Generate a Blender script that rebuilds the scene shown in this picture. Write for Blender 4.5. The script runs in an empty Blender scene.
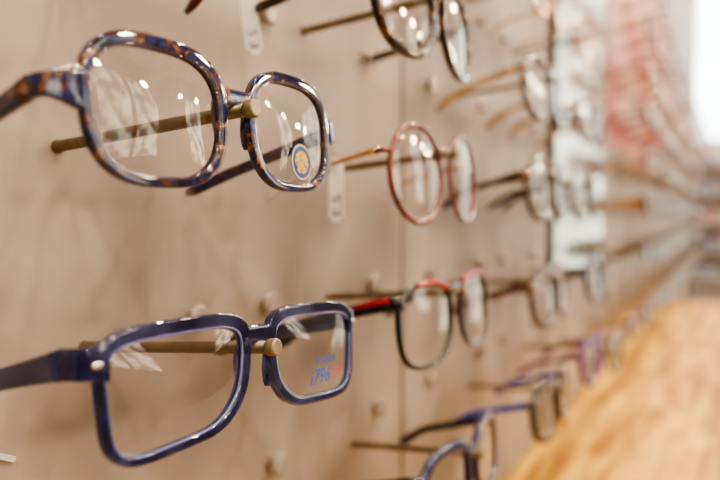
import bpy, bmesh, math, random
from mathutils import Vector, Matrix, Euler
random.seed(7)
Z0 = 1.45
CAMX = 0.255
col = bpy.context.scene.collection
R = math.radians
try:
    bpy.context.scene.view_settings.look = 'AgX - High Contrast'
except Exception:
    pass

# ---------------------------------------------------------------- materials
def newmat(name):
    m = bpy.data.materials.new(name); m.use_nodes = True
    nt = m.node_tree
    b = nt.nodes.get('Principled BSDF')
    return m, nt, b

def simple(name, colr, rough=0.4, metal=0.0, coat=0.0, noise=0.0, nscale=80, trans=0.0, emis=None, es=0):
    m, nt, b = newmat(name)
    b.inputs['Base Color'].default_value = (*colr, 1)
    b.inputs['Roughness'].default_value = rough
    b.inputs['Metallic'].default_value = metal
    b.inputs['Coat Weight'].default_value = coat
    b.inputs['Transmission Weight'].default_value = trans
    if noise > 0:
        tc = nt.nodes.new('ShaderNodeTexCoord'); n = nt.nodes.new('ShaderNodeTexNoise')
        n.inputs['Scale'].default_value = nscale; n.inputs['Detail'].default_value = 4
        nt.links.new(tc.outputs['Object'], n.inputs['Vector'])
        r = nt.nodes.new('ShaderNodeValToRGB')
        r.color_ramp.elements[0].position = .3; r.color_ramp.elements[1].position = .7
        r.color_ramp.elements[0].color = (*[c*(1-noise) for c in colr], 1)
        r.color_ramp.elements[1].color = (*[min(1, c*(1+noise)) for c in colr], 1)
        nt.links.new(n.outputs['Fac'], r.inputs['Fac'])
        nt.links.new(r.outputs['Color'], b.inputs['Base Color'])
    return m

def mottled(name, stops, scale=110, rough=0.12, trans=0.0, stretch=(1, 1, 1), dist=1.2, coat=.8):
    m, nt, b = newmat(name)
    tc = nt.nodes.new('ShaderNodeTexCoord'); mp = nt.nodes.new('ShaderNodeMapping')
    mp.inputs['Scale'].default_value = stretch
    n = nt.nodes.new('ShaderNodeTexNoise')
    n.inputs['Scale'].default_value = scale; n.inputs['Detail'].default_value = 3
    n.inputs['Distortion'].default_value = dist
    r = nt.nodes.new('ShaderNodeValToRGB')
    cr = r.color_ramp
    cr.elements[0].position = stops[0][0]; cr.elements[0].color = (*stops[0][1], 1)
    cr.elements[1].position = stops[-1][0]; cr.elements[1].color = (*stops[-1][1], 1)
    for p, c in stops[1:-1]:
        e = cr.elements.new(p); e.color = (*c, 1)
    nt.links.new(tc.outputs['Object'], mp.inputs['Vector'])
    nt.links.new(mp.outputs['Vector'], n.inputs['Vector'])
    nt.links.new(n.outputs['Fac'], r.inputs['Fac'])
    nt.links.new(r.outputs['Color'], b.inputs['Base Color'])
    b.inputs['Roughness'].default_value = rough
    b.inputs['Coat Weight'].default_value = coat
    b.inputs['Coat Roughness'].default_value = 0.02
    b.inputs['Transmission Weight'].default_value = trans
    return m

M = {}
M['tort_blue'] = mottled('acetate_blue_tortoise', [(.34, (.003, .003, .012)), (.43, (.009, .015, .09)), (.49, (.045, .075, .32)),
                                                   (.53, (.022, .009, .010)), (.59, (.14, .046, .024)), (.73, (.55, .29, .17))], 215, .04, .45, dist=.8, coat=1)
M['indigo'] = mottled('acetate_crystal_indigo', [(.3, (.014, .020, .11)), (.5, (.042, .055, .24)), (.72, (.20, .25, .54))],
                      50, .02, .9, (1, 1, 1.5), .6, 1.0)
M['indigo_temple'] = mottled('acetate_deep_indigo', [(.3, (.011, .015, .085)), (.5, (.030, .038, .18)), (.72, (.13, .16, .42))],
                      50, .04, .6, (1, 1, 1.5), .6, 1.0)
M['indigo_edge'] = simple('acetate_polished_edge', (.28, .33, .62), .05, 0, 1, .25, 60, .5)
M['tort_edge'] = simple('acetate_polished_amber_edge', (.16, .11, .16), .06, 0, 1, .6, 150, .5)
M['tort'] = mottled('acetate_tortoise', [(.38, (.004, .002, .002)), (.54, (.035, .012, .005)), (.70, (.36, .15, .035))], 110)
M['black'] = simple('acetate_black', (.005, .005, .007), .15, 0, .5, .3)
M['navy'] = simple('acetate_navy', (.006, .010, .06), .15, 0, .5, .3)
M['blue'] = simple('acetate_blue', (.006, .035, .40), .25, 0, .3, .3)
M['purple'] = simple('acetate_purple', (.10, .006, .15), .25, 0, .3, .3)
M['red'] = simple('acetate_red', (.36, .008, .008), .2, 0, .5, .3)
M['darkred'] = simple('acetate_dark_red', (.09, .006, .012), .2, 0, .5, .3)
M['brown'] = simple('acetate_brown', (.11, .038, .016), .2, 0, .5, .3)
M['gold'] = simple('metal_gold', (.72, .40, .16), .22, 1, 0, .15)
M['palegold'] = simple('metal_pale_gold', (.66, .46, .26), .25, .8, 0, .15)
M['rose'] = simple('metal_copper', (.17, .048, .032), .2, .4, .5, .35)
M['silver'] = simple('metal_silver', (.80, .78, .76), .15, 1, 0, .1)
M['pad'] = simple('silicone_clear', (.85, .83, .8), .2, 0, 0, .05, 80, .6)
M['peg'] = simple('peg_khaki_metal', (.20, .160, .10), .32, .5, 0, .2, 60)
M['cap'] = simple('peg_cap_khaki', (.27, .23, .15), .4, .5, 0, .15, 200)
M['white'] = simple('plastic_milky', (.50, .43, .37), .2, 0, .5, .05, 80, .45)
M['paper'] = simple('tag_paper', (.58, .55, .52), .7, 0, 0, .04, 60)
M['ink'] = simple('tag_ink', (.07, .07, .09), .6, 0, 0, .1)
M['inkblue'] = simple('print_blue', (.006, .085, .40), .5, 0, 0, .1)
M['inknavy'] = simple('print_dark_blue', (.015, .06, .24), .4, 0, 0, .1)
M['inkred'] = simple('print_red', (.65, .04, .10), .5, 0, 0, .1)
M['inkyel'] = mottled('print_yellow_navy', [(.40, (.02, .07, .22)), (.47, (.50, .30, .04)), (.7, (.75, .46, .06))], 520, .6, 0, coat=0)
M['inkgold'] = simple('print_gold', (.62, .42, .12), .5, 0, 0, .1)
M['dark'] = simple('dark_metal', (.02, .018, .016), .4, .6, 0, .1)

def lensmat():
    m, nt, b = newmat('clear_lens')
    nt.nodes.remove(b)
    out = nt.nodes['Material Output']
    tr = nt.nodes.new('ShaderNodeBsdfTransparent'); tr.inputs['Color'].default_value = (.95, .945, .94, 1)
    gl = nt.nodes.new('ShaderNodeBsdfGlossy'); gl.inputs['Roughness'].default_value = .02
    gl.inputs['Color'].default_value = (1, .98, .95, 1)
    fr = nt.nodes.new('ShaderNodeFresnel'); fr.inputs['IOR'].default_value = 1.55
    tc = nt.nodes.new('ShaderNodeTexCoord'); n = nt.nodes.new('ShaderNodeTexNoise'); n.inputs['Scale'].default_value = 30
    mr = nt.nodes.new('ShaderNodeMapRange'); mr.inputs['To Min'].default_value = 1.0; mr.inputs['To Max'].default_value = 1.5
    mu = nt.nodes.new('ShaderNodeMath'); mu.operation = 'MULTIPLY'; mu.use_clamp = True
    nt.links.new(tc.outputs['Object'], n.inputs['Vector'])
    nt.links.new(n.outputs['Fac'], mr.inputs['Value'])
    nt.links.new(mr.outputs['Result'], mu.inputs[0]); nt.links.new(fr.outputs['Fac'], mu.inputs[1])
    mx = nt.nodes.new('ShaderNodeMixShader')
    nt.links.new(mu.outputs[0], mx.inputs[0]); nt.links.new(tr.outputs[0], mx.inputs[1]); nt.links.new(gl.outputs[0], mx.inputs[2])
    nt.links.new(mx.outputs[0], out.inputs['Surface'])
    return m
M['lens'] = lensmat()

def wallmat():
    m, nt, b = newmat('wall_beige_plaster')
    tc = nt.nodes.new('ShaderNodeTexCoord')
    mp = nt.nodes.new('ShaderNodeMapping'); mp.inputs['Scale'].default_value = (1, 4, 3)
    n = nt.nodes.new('ShaderNodeTexNoise'); n.inputs['Scale'].default_value = 1.8; n.inputs['Detail'].default_value = 2.5
    n.inputs['Roughness'].default_value = .5
    r = nt.nodes.new('ShaderNodeValToRGB')
    r.color_ramp.elements[0].position = .35; r.color_ramp.elements[0].color = (.205, .165, .138, 1)
    r.color_ramp.elements[1].position = .66; r.color_ramp.elements[1].color = (.375, .312, .262, 1)
    nt.links.new(tc.outputs['Object'], mp.inputs['Vector']); nt.links.new(mp.outputs['Vector'], n.inputs['Vector'])
    nt.links.new(n.outputs['Fac'], r.inputs['Fac']); nt.links.new(r.outputs['Color'], b.inputs['Base Color'])
    n2 = nt.nodes.new('ShaderNodeTexNoise'); n2.inputs['Scale'].default_value = 160; n2.inputs['Detail'].default_value = 3
    nt.links.new(tc.outputs['Object'], n2.inputs['Vector'])
    bp = nt.nodes.new('ShaderNodeBump'); bp.inputs['Strength'].default_value = .06; bp.inputs['Distance'].default_value = .001
    nt.links.new(n2.outputs['Fac'], bp.inputs['Height']); nt.links.new(bp.outputs['Normal'], b.inputs['Normal'])
    b.inputs['Roughness'].default_value = .46
    b.inputs['Specular IOR Level'].default_value = .4
    return m
M['wall'] = wallmat()

def woodmat():
    m, nt, b = newmat('wood_golden_oak')
    tc = nt.nodes.new('ShaderNodeTexCoord')
    mp = nt.nodes.new('ShaderNodeMapping'); mp.inputs['Scale'].default_value = (22, 3.0, 14)
    n = nt.nodes.new('ShaderNodeTexNoise'); n.inputs['Scale'].default_value = 1.7; n.inputs['Detail'].default_value = 5
    n.inputs['Distortion'].default_value = .6
    r = nt.nodes.new('ShaderNodeValToRGB')
    r.color_ramp.elements[0].position = .35; r.color_ramp.elements[0].color = (.27, .115, .020, 1)
    r.color_ramp.elements[1].position = .64; r.color_ramp.elements[1].color = (.64, .38, .095, 1)
    nt.links.new(tc.outputs['Object'], mp.inputs['Vector']); nt.links.new(mp.outputs['Vector'], n.inputs['Vector'])
    nt.links.new(n.outputs['Fac'], r.inputs['Fac']); nt.links.new(r.outputs['Color'], b.inputs['Base Color'])
    b.inputs['Roughness'].default_value = .5
    b.inputs['Specular IOR Level'].default_value = .22
    return m
M['wood'] = woodmat()

# ---------------------------------------------------------------- mesh builder
class MB:
    def __init__(s): s.v = []; s.f = []; s.m = []
    def grid(s, rings, closed_path=False, mat=0, caps=True):
        base = len(s.v); n = len(rings); k = len(rings[0])
        for r in rings: s.v += [tuple(p) for p in r]
        lim = n if closed_path else n-1
        for i in range(lim):
            a = base+i*k; b = base+((i+1) % n)*k
            for j in range(k):
                j2 = (j+1) % k
                s.f.append((a+j, a+j2, b+j2, b+j)); s.m.append(mat)
        if caps and not closed_path:
            s.f.append(tuple(base+j for j in range(k))[::-1]); s.m.append(mat)
            s.f.append(tuple(base+(n-1)*k+j for j in range(k))); s.m.append(mat)
    def tube(s, pts, dims, L, k=14, e=2.6, mat=0):
        pts = [Vector(p) for p in pts]; rings = []
        L = Vector(L)
        for i, p in enumerate(pts):
            T = (pts[min(i+1, len(pts)-1)]-pts[max(i-1, 0)]).normalized()
            A = (L-T*L.dot(T)).normalized(); B_ = T.cross(A)
            a, b = dims[i] if isinstance(dims, list) else dims
            ring = []
            for j in range(k):
                t = 2*math.pi*j/k; c, sn = math.cos(t), math.sin(t)
                cx = math.copysign(abs(c)**(2/e), c); sy = math.copysign(abs(sn)**(2/e), sn)
                ring.append(p+A*(a/2*cx)+B_*(b/2*sy))
            rings.append(ring)
        s.grid(rings, False, mat)
    def ellipsoid(s, c, r, rot=None, mat=0, nu=12, nv=8):
        rings = []
        for i in range(1, nv):
            ph = math.pi*i/nv; ring = []
            for j in range(nu):
                th = 2*math.pi*j/nu
                p = Vector((r[0]*math.sin(ph)*math.cos(th), r[1]*math.sin(ph)*math.sin(th), r[2]*math.cos(ph)))
                if rot: p = rot @ p
                ring.append(Vector(c)+p)
            rings.append(ring)
        s.grid(rings, False, mat)
    def mesh(s, name, mats, smooth=True):
        me = bpy.data.meshes.new(name); me.from_pydata(s.v, [], s.f)
        for m in mats: me.materials.append(m)
        for i, p in enumerate(me.polygons):
            p.material_index = s.m[i]; p.use_smooth = smooth and len(p.vertices) <= 4
        bm = bmesh.new(); bm.from_mesh(me)
        bmesh.ops.recalc_face_normals(bm, faces=bm.faces[:]); bm.to_mesh(me); bm.free()
        return me

def obj(name, me, loc=(0, 0, 0), rot=(0, 0, 0), parent=None):
    o = bpy.data.objects.new(name, me); col.objects.link(o)
    o.location = loc; o.rotation_euler = rot
    if parent: o.parent = parent
    return o

def box(name, x0, x1, y0, y1, z0, z1, mat, bev=0.0, **props):
    me = bpy.data.meshes.new(name); bm = bmesh.new()
    bmesh.ops.create_cube(bm, size=1)
    for v in bm.verts:
        v.co = Vector((v.co.x*(x1-x0), v.co.y*(y1-y0), v.co.z*(z1-z0)))
    if bev: bmesh.ops.bevel(bm, geom=bm.edges[:], offset=bev, segments=2, affect='EDGES')
    bm.to_mesh(me); bm.free(); me.materials.append(mat)
    o = obj(name, me, ((x0+x1)/2, (y0+y1)/2, (z0+z1)/2+Z0))
    for k, v in props.items(): o[k] = v
    return o

# ---------------------------------------------------------------- eyeglasses
def outline(P, N):
    pts = []
    w, h, n = P['w'], P['h'], P['n']
    for i in range(N):
        t = 2*math.pi*i/N; c, s = math.cos(t), math.sin(t)
        y = w/2*math.copysign(abs(c)**(2/n), c); z = h/2*math.copysign(abs(s)**(2/n), s)
        q = z/(h/2)
        y *= 1+P.get('taper', 0)*q
        if y < 0 and q < 0: y += P.get('nas', 0)*w*q*q*abs(y)/(w/2)
        z += P.get('slope', 0)*y*(0.5+0.5*q)
        z += P.get('bslope', 0)*y*(0.5-0.5*q)
        pts.append((y, z))
    return pts

def edge_at(P, z):
    d = min(.97, abs((z-P['zc'])/(P['h']/2)))
    return P['w']/2*(1-d**P['n'])**(1/P['n'])

def wrapx(P, Y): return -P['k']*Y*Y

def rim_rings(P, s, N, M_, wf=None, t=None, e=None, inset=-.0004, xo=0.0):
    ol = outline(P, N); rings = []
    wr = P['wr']; t = P['t'] if t is None else t; e = P.get('pe', 3.0) if e is None else e
    for i in range(N):
        y, z = ol[i]; y1, z1 = ol[(i+1) % N]; y0, z0 = ol[i-1]
        ty, tz = y1-y0, z1-z0; l = math.hypot(ty, tz) or 1
        ny, nz = tz/l, -ty/l
        wv = wr*(1+P.get('top', .1)*max(0, nz)+P.get('side', 0)*abs(ny)+P.get('nasw', 0)*max(0, -ny)) if wf is None else wf
        ring = []
        for j in range(M_):
            a = 2*math.pi*j/M_; c, sn = math.cos(a), math.sin(a)
            cx = math.copysign(abs(c)**(2/e), c); sx = math.copysign(abs(sn)**(2/e), sn)
            ro = wv/2*(1+cx)+inset
            Y = s*(P['c']+y+ny*ro); Z = P['zc']+z+nz*ro
            ring.append((wrapx(P, Y)+t/2*sx+xo, Y, Z))
        rings.append(ring)
    return rings

def add_front(B, P, N=96, M_=14, mat=0):
    wr, t = P['wr'], P['t']
    for s in (-1, 1):
        B.grid(rim_rings(P, s, N, M_), True, mat)
    hb = P['hb']; arch = P.get('arch', .001)
    zb = hb/2
    yb = P['c']-edge_at(P, zb-arch)-wr*.35
    K = 13
    pts = []; dims = []
    for i in range(K):
        q = -1+2*i/(K-1); Y = q*yb
        pts.append((wrapx(P, Y)+P.get('bx', 0)*(1-q*q), Y, zb-arch*q*q))
        hh = hb*(1+P.get('bflare', .5)*abs(q)**3)
        dims.append((P['t']*.95, hh))
    B.tube(pts, dims, (1, 0, 0), M_, P.get('be', 2.8), mat)
    ez, W = P['ez'], P['W']; eh = P['eh']
    yo = P['c']+edge_at(P, ez)+wr*.3
    TH, TT = P['th'], P['tt']
    for s in (-1, 1):
        x0 = wrapx(P, yo)
        th = P['t']*.95
        pts = [(x0, s*(yo-.001), ez), (x0, s*(yo+(W-yo)*.35), ez), (x0-.0006, s*(yo+(W-yo)*.68), ez), (x0-.0022, s*(yo+(W-yo)*.93), ez), (x0-.0045, s*W, ez), (x0-.0078, s*W, ez-.0003)]
        B.tube(pts, [(eh*1.3, th), (eh*1.12, th), ((eh+TH)/2*1.03, th*.95), (TH*1.01, (th+TT)/2*.95), (TH*.995, TT), (TH*.985, TT)], (0, 0, 1), M_, P.get('pe', 3.2), mat)
    if P.get('bumps'):
        for s in (-1, 1):
            yn = P['c']-P['w']/2-wr*.3
            rot = Euler((s*R(-8), 0, s*R(5))).to_matrix()
            B.ellipsoid((-.0016, s*(yn-.0010), P['zc']+.0005), (.0028, .0018, .0095), rot, mat)

def add_lens(B, P, s, N=64, mat=0, th=None):
    ol = outline(P, N); base = len(B.v); rr = 8
    def X(Y, r): return wrapx(P, Y)+.0022*(1-r*r)
    for r in range(1, rr+1):
        q = r/rr
        for y, z in ol:
            Y = s*(P['c']+y*q)
            B.v.append((X(Y, q), Y, P['zc']+z*q))
    cen = len(B.v); B.v.append((X(s*P['c'], 0), s*P['c'], P['zc']))
    for i in range(N):
        B.f.append((cen, base+i, base+(i+1) % N)); B.m.append(mat)
    for r in range(rr-1):
        for i in range(N):
            a = base+r*N; b = a+N; i2 = (i+1) % N
            B.f.append((a+i, a+i2, b+i2, b+i)); B.m.append(mat)

def add_temple(B, P, s, mat=0, mat_tip=None, k=12):
    ez, W, th, tt = P['ez'], P['W'], P['th'], P['tt']
    x0 = wrapx(P, P['c']+edge_at(P, ez))-.0072
    tl = math.tan(R(P.get('tilt', 12)))
    L = P.get('L', .080)
    pts = []; dims = []
    n = 16
    for i in range(n):
        q = i/(n-1); x = x0-q*L
        drop = tl*q*L
        if q > .68: drop += P.get('hook', .45)*((q-.68)*L)**1.25*2.2
        inn = -.004*math.sin(q*math.pi*.5)
        pts.append((x, s*(W+inn), ez-drop))
        hh = th*(1-.25*math.sin(q*math.pi)) if q < .7 else th*(.80+.5*(q-.7))
        if i == n-1: hh *= .55
        dims.append((hh, tt if i < n-1 else tt*.6))
    if mat_tip is None: B.tube(pts, dims, (0, 0, 1), k, P.get('te', 3.2), mat)
    else:
        B.tube(pts[:11], dims[:11], (0, 0, 1), k, 3, mat); B.tube(pts[10:], [(a*1.3, b*1.3) for a, b in dims[10:]], (0, 0, 1), k, 2.4, mat_tip)
    B.tube([(x0+.0003, s*(W-tt*.55), ez-.0022), (x0+.0003, s*(W-tt*.55), ez+.0022)], (.0020, .0020), (1, 0, 0), 8, 2, mat)

BASE = dict(k=.5, t=.0042, wr=.0045, n=2.7, tilt=12, L=.077, pe=3.0)
def style(**kw):
    d = dict(BASE); d.update(kw); return d

ST = {
 'hero_round': style(c=.0373, w=.0545, h=.0415, n=2.85, taper=.04, nas=.03, wr=.0031, t=.0035, zc=-.0072, k=.5, hb=.0058, arch=.0010, bflare=.8, nasw=.3,
                     ez=-.0030, W=.0768, eh=.0105, th=.0070, tt=.0034, bumps=True, tilt=14, top=.35, L=.081, hook=0.02, pe=5, te=4.5, be=4),
 'hero_rect': style(c=.0418, w=.0620, h=.0360, n=4.6, taper=.070, nas=.14, slope=-.02, bslope=-.06, wr=.0030, t=.0034, zc=-.0100, k=.25, hb=.0068, arch=.0012, bflare=.5, nasw=.7,
                    ez=.0022, W=.0803, eh=.0096, th=.0096, tt=.0034, bumps=True, tilt=11, top=.65, hook=.1, pe=5.5, te=5, be=4.5),
 'round_metal': style(c=.0385, w=.058, h=.053, n=2.05, wr=.0036, t=.0030, zc=-.016, k=1.1, hb=.0026, arch=.0025, bflare=.2,
                      ez=-.004, W=.0730, eh=.0028, th=.0030, tt=.0020, tilt=9, pads=True, pe=2.2),
 'panto_acetate': style(c=.0395, w=.0585, h=.049, n=2.35, taper=.05, nas=.05, wr=.0056, t=.0050, zc=-.0165, k=1.3, hb=.005, arch=.0022,
                        ez=-.003, W=.0765, eh=.0068, th=.0064, tt=.0034, tilt=12),
 'soft_rect': style(c=.0430, w=.0660, h=.0465, n=2.95, taper=.05, nas=.05, wr=.0028, t=.0034, zc=-.0175, k=.85, hb=.0042, arch=.002,
                    ez=-.001, W=.0800, eh=.0080, th=.0088, tt=.0034, tilt=12, pads=True),
 'slim_rect': style(c=.037, w=.055, h=.035, n=3.6, taper=.05, nas=.06, wr=.0040, t=.0038, zc=-.010, k=1.4, hb=.0036, arch=.002,
                    ez=.000, W=.0705, eh=.0055, th=.0060, tt=.0028, tilt=12),
}

def make_glasses(sname, loc, mats, label, hero=False, N=72, rotz=0, rotx=0, lean=-3.5, group=None, over=None, edge=None):
    P = dict(ST[sname]); 
    if over: P.update(over)
    mf, mt, mtip = mats
    root = bpy.data.objects.new('eyeglasses', None); col.objects.link(root)
    root.empty_display_size = .02
    root.location = (loc[0], loc[1], loc[2]+Z0); root.rotation_euler = (R(rotx), R(lean), R(rotz))
    root['label'] = label; root['category'] = 'eyeglasses'
    if group: root['group'] = group
    B = MB(); add_front(B, P, 140 if hero else N, 24 if hero else 10)
    fr = obj('frame_front', B.mesh('frame_front', [M[mf]]), parent=root)
    if hero:
        r = fr.modifiers.new('remesh', 'REMESH'); r.mode = 'VOXEL'; r.voxel_size = .00029; r.use_smooth_shade = True
        s_ = fr.modifiers.new('smooth', 'SMOOTH'); s_.factor = .5; s_.iterations = 3
    for s in (-1, 1):
        B = MB(); add_lens(B, P, s, 72)
        obj('lens', B.mesh('lens', [M['lens']]), parent=root)
        if edge:
            B = MB(); B.grid(rim_rings(P, s, 140, 10, .0010, .0010, 2, -.0009, P['t']*.28), True, 0)
            B.grid(rim_rings(P, s, 140, 10, .0008, .0008, 2, -.0008, -P['t']*.30), True, 0)
            obj('lens_groove', B.mesh('lens_groove', [M[edge]]), parent=root)
        B = MB(); add_temple(B, P, s, 0, 1 if mtip else None, 20 if hero else 16)
        obj('temple', B.mesh('temple', [M[mt]]+([M[mtip]] if mtip else [])), parent=root)
        if P.get('pads'):
            B = MB(); yn = P['c']-edge_at(P, P['zc']*.8)-.002
            rot = Euler((s*R(-12), 0, s*R(30))).to_matrix()
            B.ellipsoid((-.006, s*(yn-.001), P['zc']*.8), (.0012, .0035, .0065), rot, 0)
            B.tube([(0, s*(yn+.002), P['zc']*.55), (-.005, s*(yn+.002), P['zc']*.6), (-.006, s*yn, P['zc']*.8)], (.0009, .0009), (0, 0, 1), 8, 2, 1)
            obj('nose_pad', B.mesh('nose_pad', [M['pad'], M['silver']]), parent=root)
    return root, P

FAR = {}
def far_mesh(sname, mf, mt):
    key = (sname, mf, mt)
    if key in FAR: return FAR[key]
    P = ST[sname]; B = MB(); add_front(B, P, 36, 8, 0)
    for s in (-1, 1):
        add_lens(B, P, s, 36, 1); add_temple(B, P, s, 2, None, 8)
    FAR[key] = B.mesh('eyeglasses', [M[mf], M['lens'], M[mt]])
    return FAR[key]

ROWZ = {-4: .51, -3: .415, -2: .32, -1: .225, 0: .130, 1: .037, 2: -.051, 3: -.162}
PEGL = .105; FX = .095; PR = .0025; PT = R(5)

def peg_meshes():
    B = MB()
    B.tube([(-.001, 0, 0), (.001, 0, 0), (.002, 0, 0), (.03, 0, 0), (.07, 0, 0), (PEGL-.004, 0, 0)],
           [(PR*2.5, PR*2.5), (PR*2.4, PR*2.4)]+[(PR*2, PR*2)]*4, (0, 0, 1), 24, 2)
    rod = B.mesh('display_peg', [M['peg']])
    B = MB()
    r = .0034
    B.tube([(PEGL-.0045, 0, 0), (PEGL-.0042, 0, 0), (PEGL-.0035, 0, 0), (PEGL-.0008, 0, 0), (PEGL-.0002, 0, 0), (PEGL, 0, 0)],
           [(r*1.5, r*1.5), (r*1.85, r*1.85), (r*2, r*2), (r*2, r*2), (r*1.85, r*1.85), (r*1.6, r*1.6)], (0, 0, 1), 28, 2)
    cap = B.mesh('end_cap', [M['cap']])
    return rod, cap
ROD, CAP = peg_meshes()
def add_peg(y, row, dz=0):
    z = ROWZ[row]+dz - FX*math.tan(PT)
    o = obj('display_peg', ROD, (0, y, z+Z0), (0, -PT, 0))
    o['label'] = 'khaki metal display peg sticking out of the beige wall'; o['category'] = 'display peg'; o['group'] = 'pegs on the display wall'
    obj('end_cap', CAP, parent=o)
    return o

def rest_mesh():
    B = MB(); r = .0072
    B.tube([(-.001, 0, 0), (.0003, 0, 0), (.003, 0, 0), (.0055, 0, 0), (.007, 0, 0), (.0075, 0, 0)],
           [(r*1.2, r*1.2), (r*1.3, r*1.3), (r*1.3, r*1.3), (r*2, r*2), (r*1.9, r*1.9), (r*1.4, r*1.4)], (0, 0, 1), 28, 2)
    return B.mesh('temple_rest', [M['white']])
REST = rest_mesh()
def add_rest(y, z):
    o = obj('temple_rest', REST, (0, y, z+Z0))
    o['label'] = 'small round milky plastic rest fixed on the wall'; o['category'] = 'wall rest'; o['group'] = 'milky rests on the display wall'

def gz(row): return ROWZ[row]+PR-.0004

YA1, YA2 = .2040, .2165
h1, P1 = make_glasses('hero_round', (FX, YA1, gz(1)), ('tort_blue', 'tort_blue', None),
   'chunky rounded-square eyeglasses in blue and brown tortoiseshell acetate with round sticker', hero=True, rotx=.6, edge='tort_edge')
h2, P2 = make_glasses('hero_rect', (FX, YA2, gz(2)), ('indigo', 'indigo_temple', None),
   'rectangular translucent indigo acetate eyeglasses with printed demo lens', hero=True, rotx=-2.8, edge='indigo_edge')
add_peg(YA1, 1); add_peg(YA2, 2)

def disc(name, r0, r1, mat, parent, loc, n=40):
    B = MB()
    a = [(0, r1*math.cos(2*math.pi*i/n), r1*math.sin(2*math.pi*i/n)) for i in range(n)]
    if r0 > 0:
        b = [(0, r0*math.cos(2*math.pi*i/n), r0*math.sin(2*math.pi*i/n)) for i in range(n)]
        B.grid([a, b], False, 0, caps=False)
    else:
        B.v += a; B.f.append(tuple(range(n))); B.m.append(0)
    return obj(name, B.mesh(name, [mat], False), loc, parent=parent)
sy, sz = .0390, -.0185
sx = wrapx(P1, sy)+.0028
st = disc('round_sticker', 0, .0078, M['inknavy'], h1, (sx, sy, sz)); st['label'] = 'round blue sticker with gold rim and gold center'
disc('sticker_ring', .0066, .0073, M['inkgold'], st, (.0002, 0, 0))
disc('sticker_center', 0, .0048, M['inkyel'], st, (.0002, 0, 0))

def text(name, body, size, mat, loc, parent=None, shear=0.0, space=1.0, rot=(R(90), 0, R(90)), off=.0):
    cu = bpy.data.curves.new(name, 'FONT'); cu.body = body; cu.size = size; cu.shear = shear; cu.space_character = space
    cu.extrude = .00004; cu.offset = off
    o = bpy.data.objects.new(name, cu); col.objects.link(o)
    bpy.context.view_layer.update()
    me = bpy.data.meshes.new_from_object(o.evaluated_get(bpy.context.evaluated_depsgraph_get()))
    bpy.data.objects.remove(o); me.materials.clear(); me.materials.append(mat)
    return obj(name, me, loc, rot, parent)
text('printed_lettering', 'BOZNER', .0038, M['inkblue'], (.0030, .0370, -.0138), h2, .2, 1.15)
text('printed_number', 'i796', .0090, M['inkblue'], (.0030, .0315, -.0222), h2, .42, 1.08)
text('printed_number', '07', .0066, M['inkred'], (.0027, .0510, -.0216), h2, .42)
for s in (-1, 1):
    B = MB(); B.ellipsoid((0, 0, 0), (.00040, .0022, .0012))
    yo = P2['c']+P2['w']/2+.0034
    o = obj('rivet', B.mesh('rivet', [M['silver']]), (wrapx(P2, yo)+P2['t']*.485, s*yo, P2['ez']-.0005), (0, 0, 0), h2)
    o['label'] = 'oval silver rivet'

grp = 'eyeglasses on the display wall'
make_glasses('panto_acetate', (FX, .398, gz(0)), ('tort', 'tort', None), 'round dark tortoiseshell acetate eyeglasses hanging on a peg', group=grp,
   over=dict(tilt=7, hook=0, L=.070)); add_peg(.398, 0)
make_glasses('round_metal', (FX, .412, gz(1)), ('rose', 'gold', 'pad'), 'thin round copper metal eyeglasses with gold temples', group=grp); add_peg(.412, 1)
rr, PB = make_glasses('soft_rect', (FX, .431, gz(2)), ('black', 'black', None), 'thin black eyeglasses with red brow and black temples', group=grp); add_peg(.431, 2)
def brow(y0, y1, s, wd, ht):
    pts = []
    for i in range(13):
        q = i/12
        y = y0+(y1-y0)*q
        z = PB['h']/2*(max(0, 1-abs(y/(PB['w']/2))**PB['n']))**(1/PB['n'])
        Y = s*(PB['c']+y)
        pts.append((wrapx(PB, Y)+.0005, Y, PB['zc']+z*1.0+.0018))
    B.tube(pts, (.0040, ht), (1, 0, 0), 10, 2.5)
for s in (-1, 1):
    B = MB()
    brow(-PB['w']*.43, PB['w']*(.20 if s < 0 else .34), s, .0040, .0030)
    o = obj('brow_trim', B.mesh('brow_trim', [M['red']]), parent=rr); o['label'] = 'glossy red trim along the upper rim'
for s in (-1, 1):
    B = MB()
    x0 = wrapx(PB, PB['c']+PB['w']/2)-.003
    tl = math.tan(R(PB['tilt']))
    th = PB['th']
    B.tube([(x0, s*(PB['W']), PB['ez']+th*.24), (x0-.010, s*PB['W'], PB['ez']-.006*tl+th*.24), (x0-.024, s*(PB['W']-.0010), PB['ez']-.021*tl+th*.24)], (th*.42, PB['tt']*1.3), (0, 0, 1), 10, 3)
    o = obj('temple_accent', B.mesh('temple_accent', [M['red']]), parent=rr); o['label'] = 'glossy red temple end near the hinge'
make_glasses('panto_acetate', (FX, .466, gz(3)-.006), ('navy', 'black', None), 'dark navy acetate eyeglasses with black temples', group=grp,
   over=dict(h=.043, w=.058, n=2.8, zc=-.013, ez=.001, wr=.0066, t=.0055, th=.0075)); add_peg(.466, 3, -.006)
make_glasses('slim_rect', (FX, .208, gz(0)), ('darkred', 'darkred', None), 'slim dark red acetate eyeglasses hanging on a peg', group=grp, over=dict(L=.075)); add_peg(.208, 0)

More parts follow.
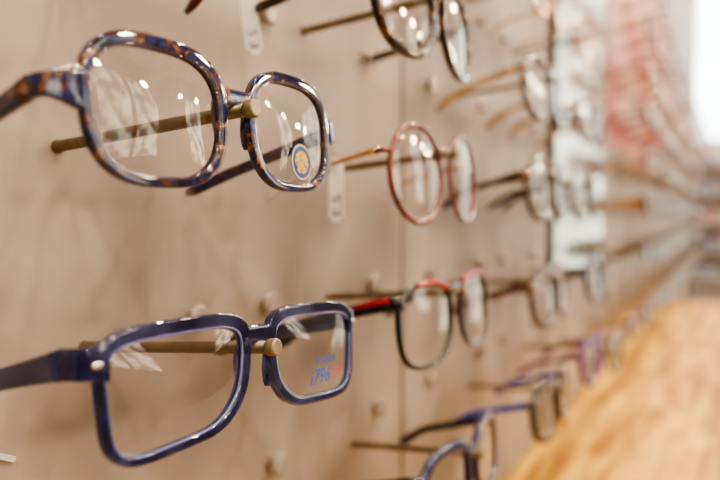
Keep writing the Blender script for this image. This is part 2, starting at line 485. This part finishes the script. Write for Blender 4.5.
CD = [(.690, -1, 0, 'round_metal', 'gold', 'palegold', 'thin round gold metal eyeglasses'),
      (.690, 0, 0, 'panto_acetate', 'tort', 'palegold', 'tortoiseshell acetate eyeglasses with pale gold temples'),
      (.705, 1, 0, 'panto_acetate', 'tort', 'black', 'black and brown tortoiseshell acetate eyeglasses'),
      (.725, 2, -.016, 'panto_acetate', 'tort', 'brown', 'brown tortoiseshell eyeglasses with brown temples'),
      (.735, 3, -.020, 'panto_acetate', 'black', 'blue', 'black acetate eyeglasses with blue temples'),
      (.930, -3, 0, 'panto_acetate', 'tort', 'palegold', 'tortoiseshell acetate eyeglasses with pale gold temples'),
      (.930, -2, 0, 'slim_rect', 'brown', 'brown', 'slim brown acetate eyeglasses'),
      (.930, -1, 0, 'round_metal', 'gold', 'gold', 'thin round gold metal eyeglasses with gold temples'),
      (.930, 0, 0, 'panto_acetate', 'tort', 'palegold', 'tortoiseshell acetate eyeglasses with pale gold temples'),
      (.900, 1, 0, 'panto_acetate', 'tort', 'black', 'tortoiseshell rounded eyeglasses with black temples'),
      (1.00, 2, -.022, 'panto_acetate', 'navy', 'black', 'navy acetate eyeglasses with black temples'),
      (.975, 3, -.016, 'panto_acetate', 'purple', 'purple', 'rounded purple acetate eyeglasses')]
for y, r, dz, s, mf, mt, lab in CD:
    make_glasses(s, (FX, y, gz(r)+dz), (mf, mt, None), lab+' hanging on a peg', N=56, group=grp, lean=-3.5+random.uniform(-1, 1),
       over=dict(wr=.0066, t=.0055, th=.0072) if s == 'panto_acetate' else None); add_peg(y, r, dz)

names = {'round_metal': 'thin round', 'panto_acetate': 'rounded', 'soft_rect': 'thin soft-cornered', 'slim_rect': 'slim rectangular'}
pal = {-4: ['red', 'rose', 'tort'], -3: ['rose', 'red', 'brown'], -2: ['red', 'black', 'gold'], -1: ['tort', 'black', 'red'], 0: ['brown', 'black', 'tort'],
       1: ['black', 'tort', 'navy'], 2: ['navy', 'black', 'tort'], 3: ['tort', 'darkred', 'black']}
cname = {'red': 'red', 'rose': 'copper', 'tort': 'tortoiseshell', 'brown': 'brown', 'silver': 'silver', 'gold': 'gold', 'palegold': 'pale gold', 'black': 'black', 'navy': 'navy', 'darkred': 'dark red'}
sl = ['round_metal', 'panto_acetate', 'slim_rect', 'panto_acetate']
DZF = {2: -.026, 3: -.042}
def far(y, r, ci):
    mf = pal[r][ci % 3]; mt = ['palegold', 'gold', pal[r][(ci+1) % 3]][(ci+r) % 3]; s = sl[(ci*3+r) % 4]
    dz = DZF.get(r, 0)
    o = obj('eyeglasses', far_mesh(s, mf, mt), (FX, y, gz(r)+dz+Z0), (0, R(-3.5), 0))
    o['label'] = '%s %s eyeglasses with %s temples on a peg' % (names[s], cname[mf], cname[mt])
    o['category'] = 'eyeglasses'; o['group'] = grp
    add_peg(y, r, dz)
for ci, y in enumerate((1.19, 1.43)):
    far(y, 3, ci)
y = 1.67; ci = 0
while y < 5.4:
    for r in ROWZ: far(y, r, ci)
    y += .18 if y < 3 else .26; ci += 1

for yy in (.286, .352, .495): add_rest(yy, -.055)
for yy in (.352, .487): add_rest(yy, .121)
for yy in (.359, .505): add_rest(yy, -.157)
for yy in (.615, .765, .855, 1.005):
    for zz in (.216, .121, -.057, -.157): add_rest(yy, zz)

def tag(loc, body, w=.0105, h=.034, rot=(0, 0, 0), label='white paper price tag hanging from a temple', string=True):
    me = bpy.data.meshes.new('price_tag'); bm = bmesh.new(); bmesh.ops.create_cube(bm, size=1)
    for v in bm.verts: v.co = Vector((v.co.x*.0005, v.co.y*w, v.co.z*h))
    ed = [e for e in bm.edges if abs(e.verts[0].co.x-e.verts[1].co.x) > .0003]
    bmesh.ops.bevel(bm, geom=ed, offset=w*.22, segments=4, affect='EDGES')
    bm.to_mesh(me); bm.free(); me.materials.append(M['paper'])
    o = obj('price_tag', me, (loc[0], loc[1], loc[2]+Z0), rot)
    o['label'] = label; o['category'] = 'price tag'
    if body: text('printed_code', body, h*.30, M['ink'], (.0004, w*.30, -h*.42), o, rot=(R(90), R(-90), R(90)), off=.0000)
    if string:
        B = MB(); n = 16
        pts = [(0, .0018*math.sin(2*math.pi*i/n), h*.5-.001+.004*(1-math.cos(2*math.pi*i/n))) for i in range(n+1)]
        B.tube(pts, (.0005, .0005), (1, 0, 0), 6, 2)
        obj('string', B.mesh('string', [M['paper']]), parent=o)
    return o
tag((.056, .345, .0135), 'E.S', rot=(0, 0, R(-15)), w=.012, h=.036)
tag((.014, .322, .106), 'E.S', rot=(R(10), 0, R(-15)), h=.032, w=.012)
tag((.0010, .176, -.0965), None, w=.0024, h=.011, rot=(R(62), 0, 0), label='narrow white paper price tag', string=False)

# ---------------------------------------------------------------- setting
S = dict(kind='structure')
FL, CE = -1.45, 2.2
box('wall_left', -.12, 0, -2.5, 5.7, FL, CE, M['wall'], **S)
fl = simple('floor_tile', (.30, .24, .19), .4, 0, 0, .1, 3)
cl = simple('ceiling_white', (.60, .56, .50), .8, 0, 0, .03, 3)
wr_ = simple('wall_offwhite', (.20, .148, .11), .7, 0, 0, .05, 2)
wd_ = simple('wall_tan', (.50, .41, .36), .7, 0, 0, .1, 2)
box('floor', -2, 3.2, -2.5, 7, FL-.1, FL, fl, **S)
box('ceiling', -2, 3.2, -2.5, 7, CE, CE+.1, cl, **S)
box('wall_rear', -.12, 3.2, -2.6, -2.5, FL, CE, wr_, **S)

def wall_with_windows(name, fixed, axis, a0, a1, wins, mat, th=.1):
    B = bmesh.new()
    def bx(u0, u1, z0, z1):
        if u1-u0 < 1e-4 or z1-z0 < 1e-4: return
        r = bmesh.ops.create_cube(B, size=1)
        for v in r['verts']:
            U = (u0+u1)/2+v.co.x*(u1-u0); T = fixed+th/2+v.co.y*th; Zz = (z0+z1)/2+v.co.z*(z1-z0)
            v.co = Vector((U, T, Zz)) if axis == 'y' else Vector((T, U, Zz))
    cur = a0
    for (u0, u1, z0, z1) in wins:
        bx(cur, u0, FL, CE); bx(u0, u1, FL, z0); bx(u0, u1, z1, CE); cur = u1
    bx(cur, a1, FL, CE)
    bmesh.ops.recalc_face_normals(B, faces=B.faces[:])
    me = bpy.data.meshes.new(name); B.to_mesh(me); B.free(); me.materials.append(mat)
    o = obj(name, me, (0, 0, Z0)); o['kind'] = 'structure'
wins_r = [(-1.6, -.9, -.1, 1.5), (-.8, -.1, -.1, 1.5), (1.2, 1.9, -.1, 1.5), (2.0, 2.7, -.1, 1.5), (4.0, 5.2, -.1, 1.5)]
wall_with_windows('wall_right', 3.1, 'x', -2.5, 7, wins_r, wr_)
wins_e = [(-1.9, -.65, .65, 2.1), (-.6, .60, .65, 2.1), (.66, 1.55, -1.1, 2.1), (1.62, 2.9, -1.1, 2.1)]  # last two openings carried down low to brighten the mirror
wall_with_windows('wall_end', 6.9, 'y', -2, 3.2, wins_e, wd_)
def glow(name, colr, st, var=.8, sc=1.5):
    m, nt, b = newmat(name); nt.nodes.remove(b)
    e = nt.nodes.new('ShaderNodeEmission'); e.inputs['Strength'].default_value = st
    tc = nt.nodes.new('ShaderNodeTexCoord'); n = nt.nodes.new('ShaderNodeTexNoise'); n.inputs['Scale'].default_value = sc
    r = nt.nodes.new('ShaderNodeValToRGB'); r.color_ramp.elements[0].position = .4; r.color_ramp.elements[1].position = .6
    r.color_ramp.elements[0].color = (*[c*var for c in colr], 1); r.color_ramp.elements[1].color = (*colr, 1)
    nt.links.new(tc.outputs['Object'], n.inputs['Vector']); nt.links.new(n.outputs['Fac'], r.inputs['Fac'])
    nt.links.new(r.outputs['Color'], e.inputs['Color']); nt.links.new(e.outputs[0], nt.nodes['Material Output'].inputs['Surface'])
    return m
day = glow('daylight_pane', (1.0, .90, .76), 4.8, .2, 3.5)
day2 = glow('daylight_pane_street', (.90, .95, 1.0), 5.0)
day3 = glow('mirror_fill_pane', (1.0, .97, .86), 2.4, .35, 4)  # added glow, out of view, so the mirror reflects something bright
i = 1
for (u0, u1, z0, z1) in wins_r:
    box('window_%d' % i, 3.12, 3.14, u0, u1, z0, z1, day, **S); i += 1
for (u0, u1, z0, z1) in wins_e:
    box('window_%d' % i, u0, u1, 6.92, 6.94, z0, z1, day3 if z0 < 0 else day2, **S); i += 1  # low panes are the added mirror fill, upper ones windows

k = 1
seam = simple('seam_profile', (.19, .15, .12), .5, 0, 0, .05)
for yy in (-.02, .557, 1.085):
    box('trim_%d' % k, 0, .0012, yy-.0018, yy+.0018, -.34, CE, seam, **S); k += 1

mir = simple('mirror_glass', (.90, .91, .83), .12, 1, 0, .12, 8)
mroot = box('wall_mirror', 0, .007, 1.10, 1.58, -.112, .75, M['dark'], .001,
   label='tall narrow wall mirror in a thin dark frame', category='mirror')
mm = box('mirror_pane', .0072, .0082, 1.118, 1.57, -.100, .74, mir)
mm.parent = mroot; mm.location = (.0037, .004, 0)

def postermat():
    m, nt, b = newmat('poster_print')
    tc = nt.nodes.new('ShaderNodeTexCoord'); mp = nt.nodes.new('ShaderNodeMapping'); mp.inputs['Scale'].default_value = (1, 1.6, 4.5)
    n = nt.nodes.new('ShaderNodeTexNoise'); n.inputs['Scale'].default_value = 1.3; n.inputs['Detail'].default_value = 1
    r = nt.nodes.new('ShaderNodeValToRGB'); cr = r.color_ramp
    cr.elements[0].position = .38; cr.elements[0].color = (.58, .40, .35, 1)
    cr.elements[1].position = .62; cr.elements[1].color = (.46, .12, .12, 1)
    nt.links.new(tc.outputs['Object'], mp.inputs['Vector']); nt.links.new(mp.outputs['Vector'], n.inputs['Vector'])
    nt.links.new(n.outputs['Fac'], r.inputs['Fac']); nt.links.new(r.outputs['Color'], b.inputs['Base Color'])
    b.inputs['Roughness'].default_value = .6
    return m
pm = postermat()
box('wall_poster', 0, .004, 1.64, 3.0, .16, .78, pm, label='pink and red printed poster on the beige wall', category='poster')

sh = box('display_shelf', .0, .246, -.6, 3.0, -.375, -.34, M['wood'], .002, label='long golden oak shelf fixed below the eyeglasses', category='shelf')

cabm = simple('cabinet_paint', (.66, .56, .50), .5, 0, 0, .05, 5)
cab = bpy.data.objects.new('display_cabinet', None); col.objects.link(cab); cab.location = (.08, 6.2, FL+Z0)
cab['label'] = 'open cream cabinet with shelves of eyeglass cases'; cab['category'] = 'cabinet'
def cpart(name, x0, x1, y0, y1, z0, z1):
    o = box(name, x0, x1, y0, y1, z0, z1, cabm, .002); o.parent = cab
    o.location = ((x0+x1)/2, (y0+y1)/2, (z0+z1)/2)
for x in (-.5, .48): cpart('side_panel', x, x+.02, -.15, .15, 0, 2.05)
cpart('back_panel', -.479, .479, .13, .15, .02, 2.04)
levels = [.30, .62, .94, 1.16, 1.38, 1.60, 1.82]
for z in levels: cpart('cabinet_shelf', -.479, .479, -.15, .129, z, z+.02)
cc = [('pink', (.60, .30, .30)), ('cream', (.80, .70, .60)), ('grey blue', (.26, .32, .44)), ('red', (.42, .06, .06)), ('slate blue', (.14, .18, .32)), ('peach', (.70, .45, .34))]
cases = []
for nm, cv in cc:
    B = MB()
    B.tube([(-.080, 0, 0), (-.076, 0, 0), (-.065, 0, 0), (0, 0, 0), (.065, 0, 0), (.076, 0, 0), (.080, 0, 0)],
           [(.02, .02), (.045, .04), (.056, .052), (.06, .056), (.056, .052), (.045, .04), (.02, .02)], (0, 0, 1), 20, 2.6)
    cases.append(B.mesh('eyeglass_case', [simple('case_leather_'+nm.replace(' ', '_'), cv, .35, 0, .3, .1)]))
for li, z in enumerate(levels[2:]):
    for j, x in enumerate((-.36, -.18, 0, .18, .36)):
        q = (li*2+j) % 6
        o = obj('eyeglass_case', cases[q], (.08+x, 6.2-.03, FL+Z0+z+.02+.030))
        o['label'] = '%s rounded hard eyeglass case on a cabinet shelf' % cc[q][0]; o['category'] = 'eyeglass case'; o['group'] = 'eyeglass cases in the cabinet'

lampm = simple('lamp_housing', (.75, .73, .7), .4, 0, 0, .03)
lampe = glow('lamp_glow', (1, .86, .66), 600)
globe_m = glow('globe_glow', (1, .84, .62), 170)
def lamp(x, y, energy=16):
    B = MB(); B.tube([(0, 0, .001), (0, 0, -.08), (0, 0, -.09)], [(.12, .12), (.12, .12), (.11, .11)], (1, 0, 0), 28, 2)
    o = obj('ceiling_lamp', B.mesh('ceiling_lamp', [lampm]), (x, y, CE+Z0))
    o['label'] = 'round white ceiling lamp with warm glow'; o['category'] = 'ceiling lamp'; o['group'] = 'lamps on the ceiling'
    B = MB(); B.tube([(0, 0, -.0905), (0, 0, -.094)], (.09, .09), (1, 0, 0), 28, 2)
    obj('diffuser', B.mesh('diffuser', [lampe]), parent=o)
    l = bpy.data.lights.new('lamp_light', 'AREA'); l.shape = 'DISK'; l.size = .12; l.energy = energy; l.color = (1, .87, .72)
    obj('lamp_light', l, (0, 0, -.12), (0, 0, 0), o)
for yy in (-1.2, -.3, .6, 1.5, 2.4, 3.3, 4.2, 5.4):
    lamp(.9, yy, 6 if yy < 1 else 14)
for yy in (-1.0, 1.0, 3.0): lamp(2.0, yy, 8)
for (x, y, z) in [(1.5, -.9, .75), (1.5, -.35, .75), (1.5, .2, .75), (1.5, .75, .75), (1.5, 1.3, .75), (1.5, 1.85, .75), (1.5, 2.4, .75), (1.5, 3.1, .75), (1.5, 3.8, .75)]:  # unseen globes added to put glints on lenses and rims
    B = MB(); B.tube([(0, 0, CE-z), (0, 0, .04)], (.006, .006), (1, 0, 0), 8, 2)
    B.tube([(0, 0, .06), (0, 0, .033)], [(.02, .02), (.034, .034)], (1, 0, 0), 16, 2)
    o = obj('glint_globe', B.mesh('glint_globe', [M['dark']]), (x, y, z+Z0))
    o['label'] = 'small globe light added for glints, on a dark cord'; o['category'] = 'added glint globe'; o['group'] = 'added glint globes over the shop floor'
    B = MB(); B.ellipsoid((0, 0, 0), (.038, .038, .038), None, 0, 20, 12)
    obj('globe', B.mesh('globe', [globe_m]), parent=o)

w = bpy.data.worlds.new('world'); bpy.context.scene.world = w; w.use_nodes = True
w.node_tree.nodes['Background'].inputs[0].default_value = (.8, .88, 1, 1)
w.node_tree.nodes['Background'].inputs[1].default_value = .6

cd = bpy.data.cameras.new('camera'); cd.lens = 35; cd.sensor_width = 36; cd.clip_start = .01
cam = obj('camera', cd, (CAMX, 0, Z0), (R(90-2.13), 0, R(28.05)))
cd.dof.use_dof = True; cd.dof.focus_distance = .268; cd.dof.aperture_fstop = 5.2
bpy.context.scene.camera = cam
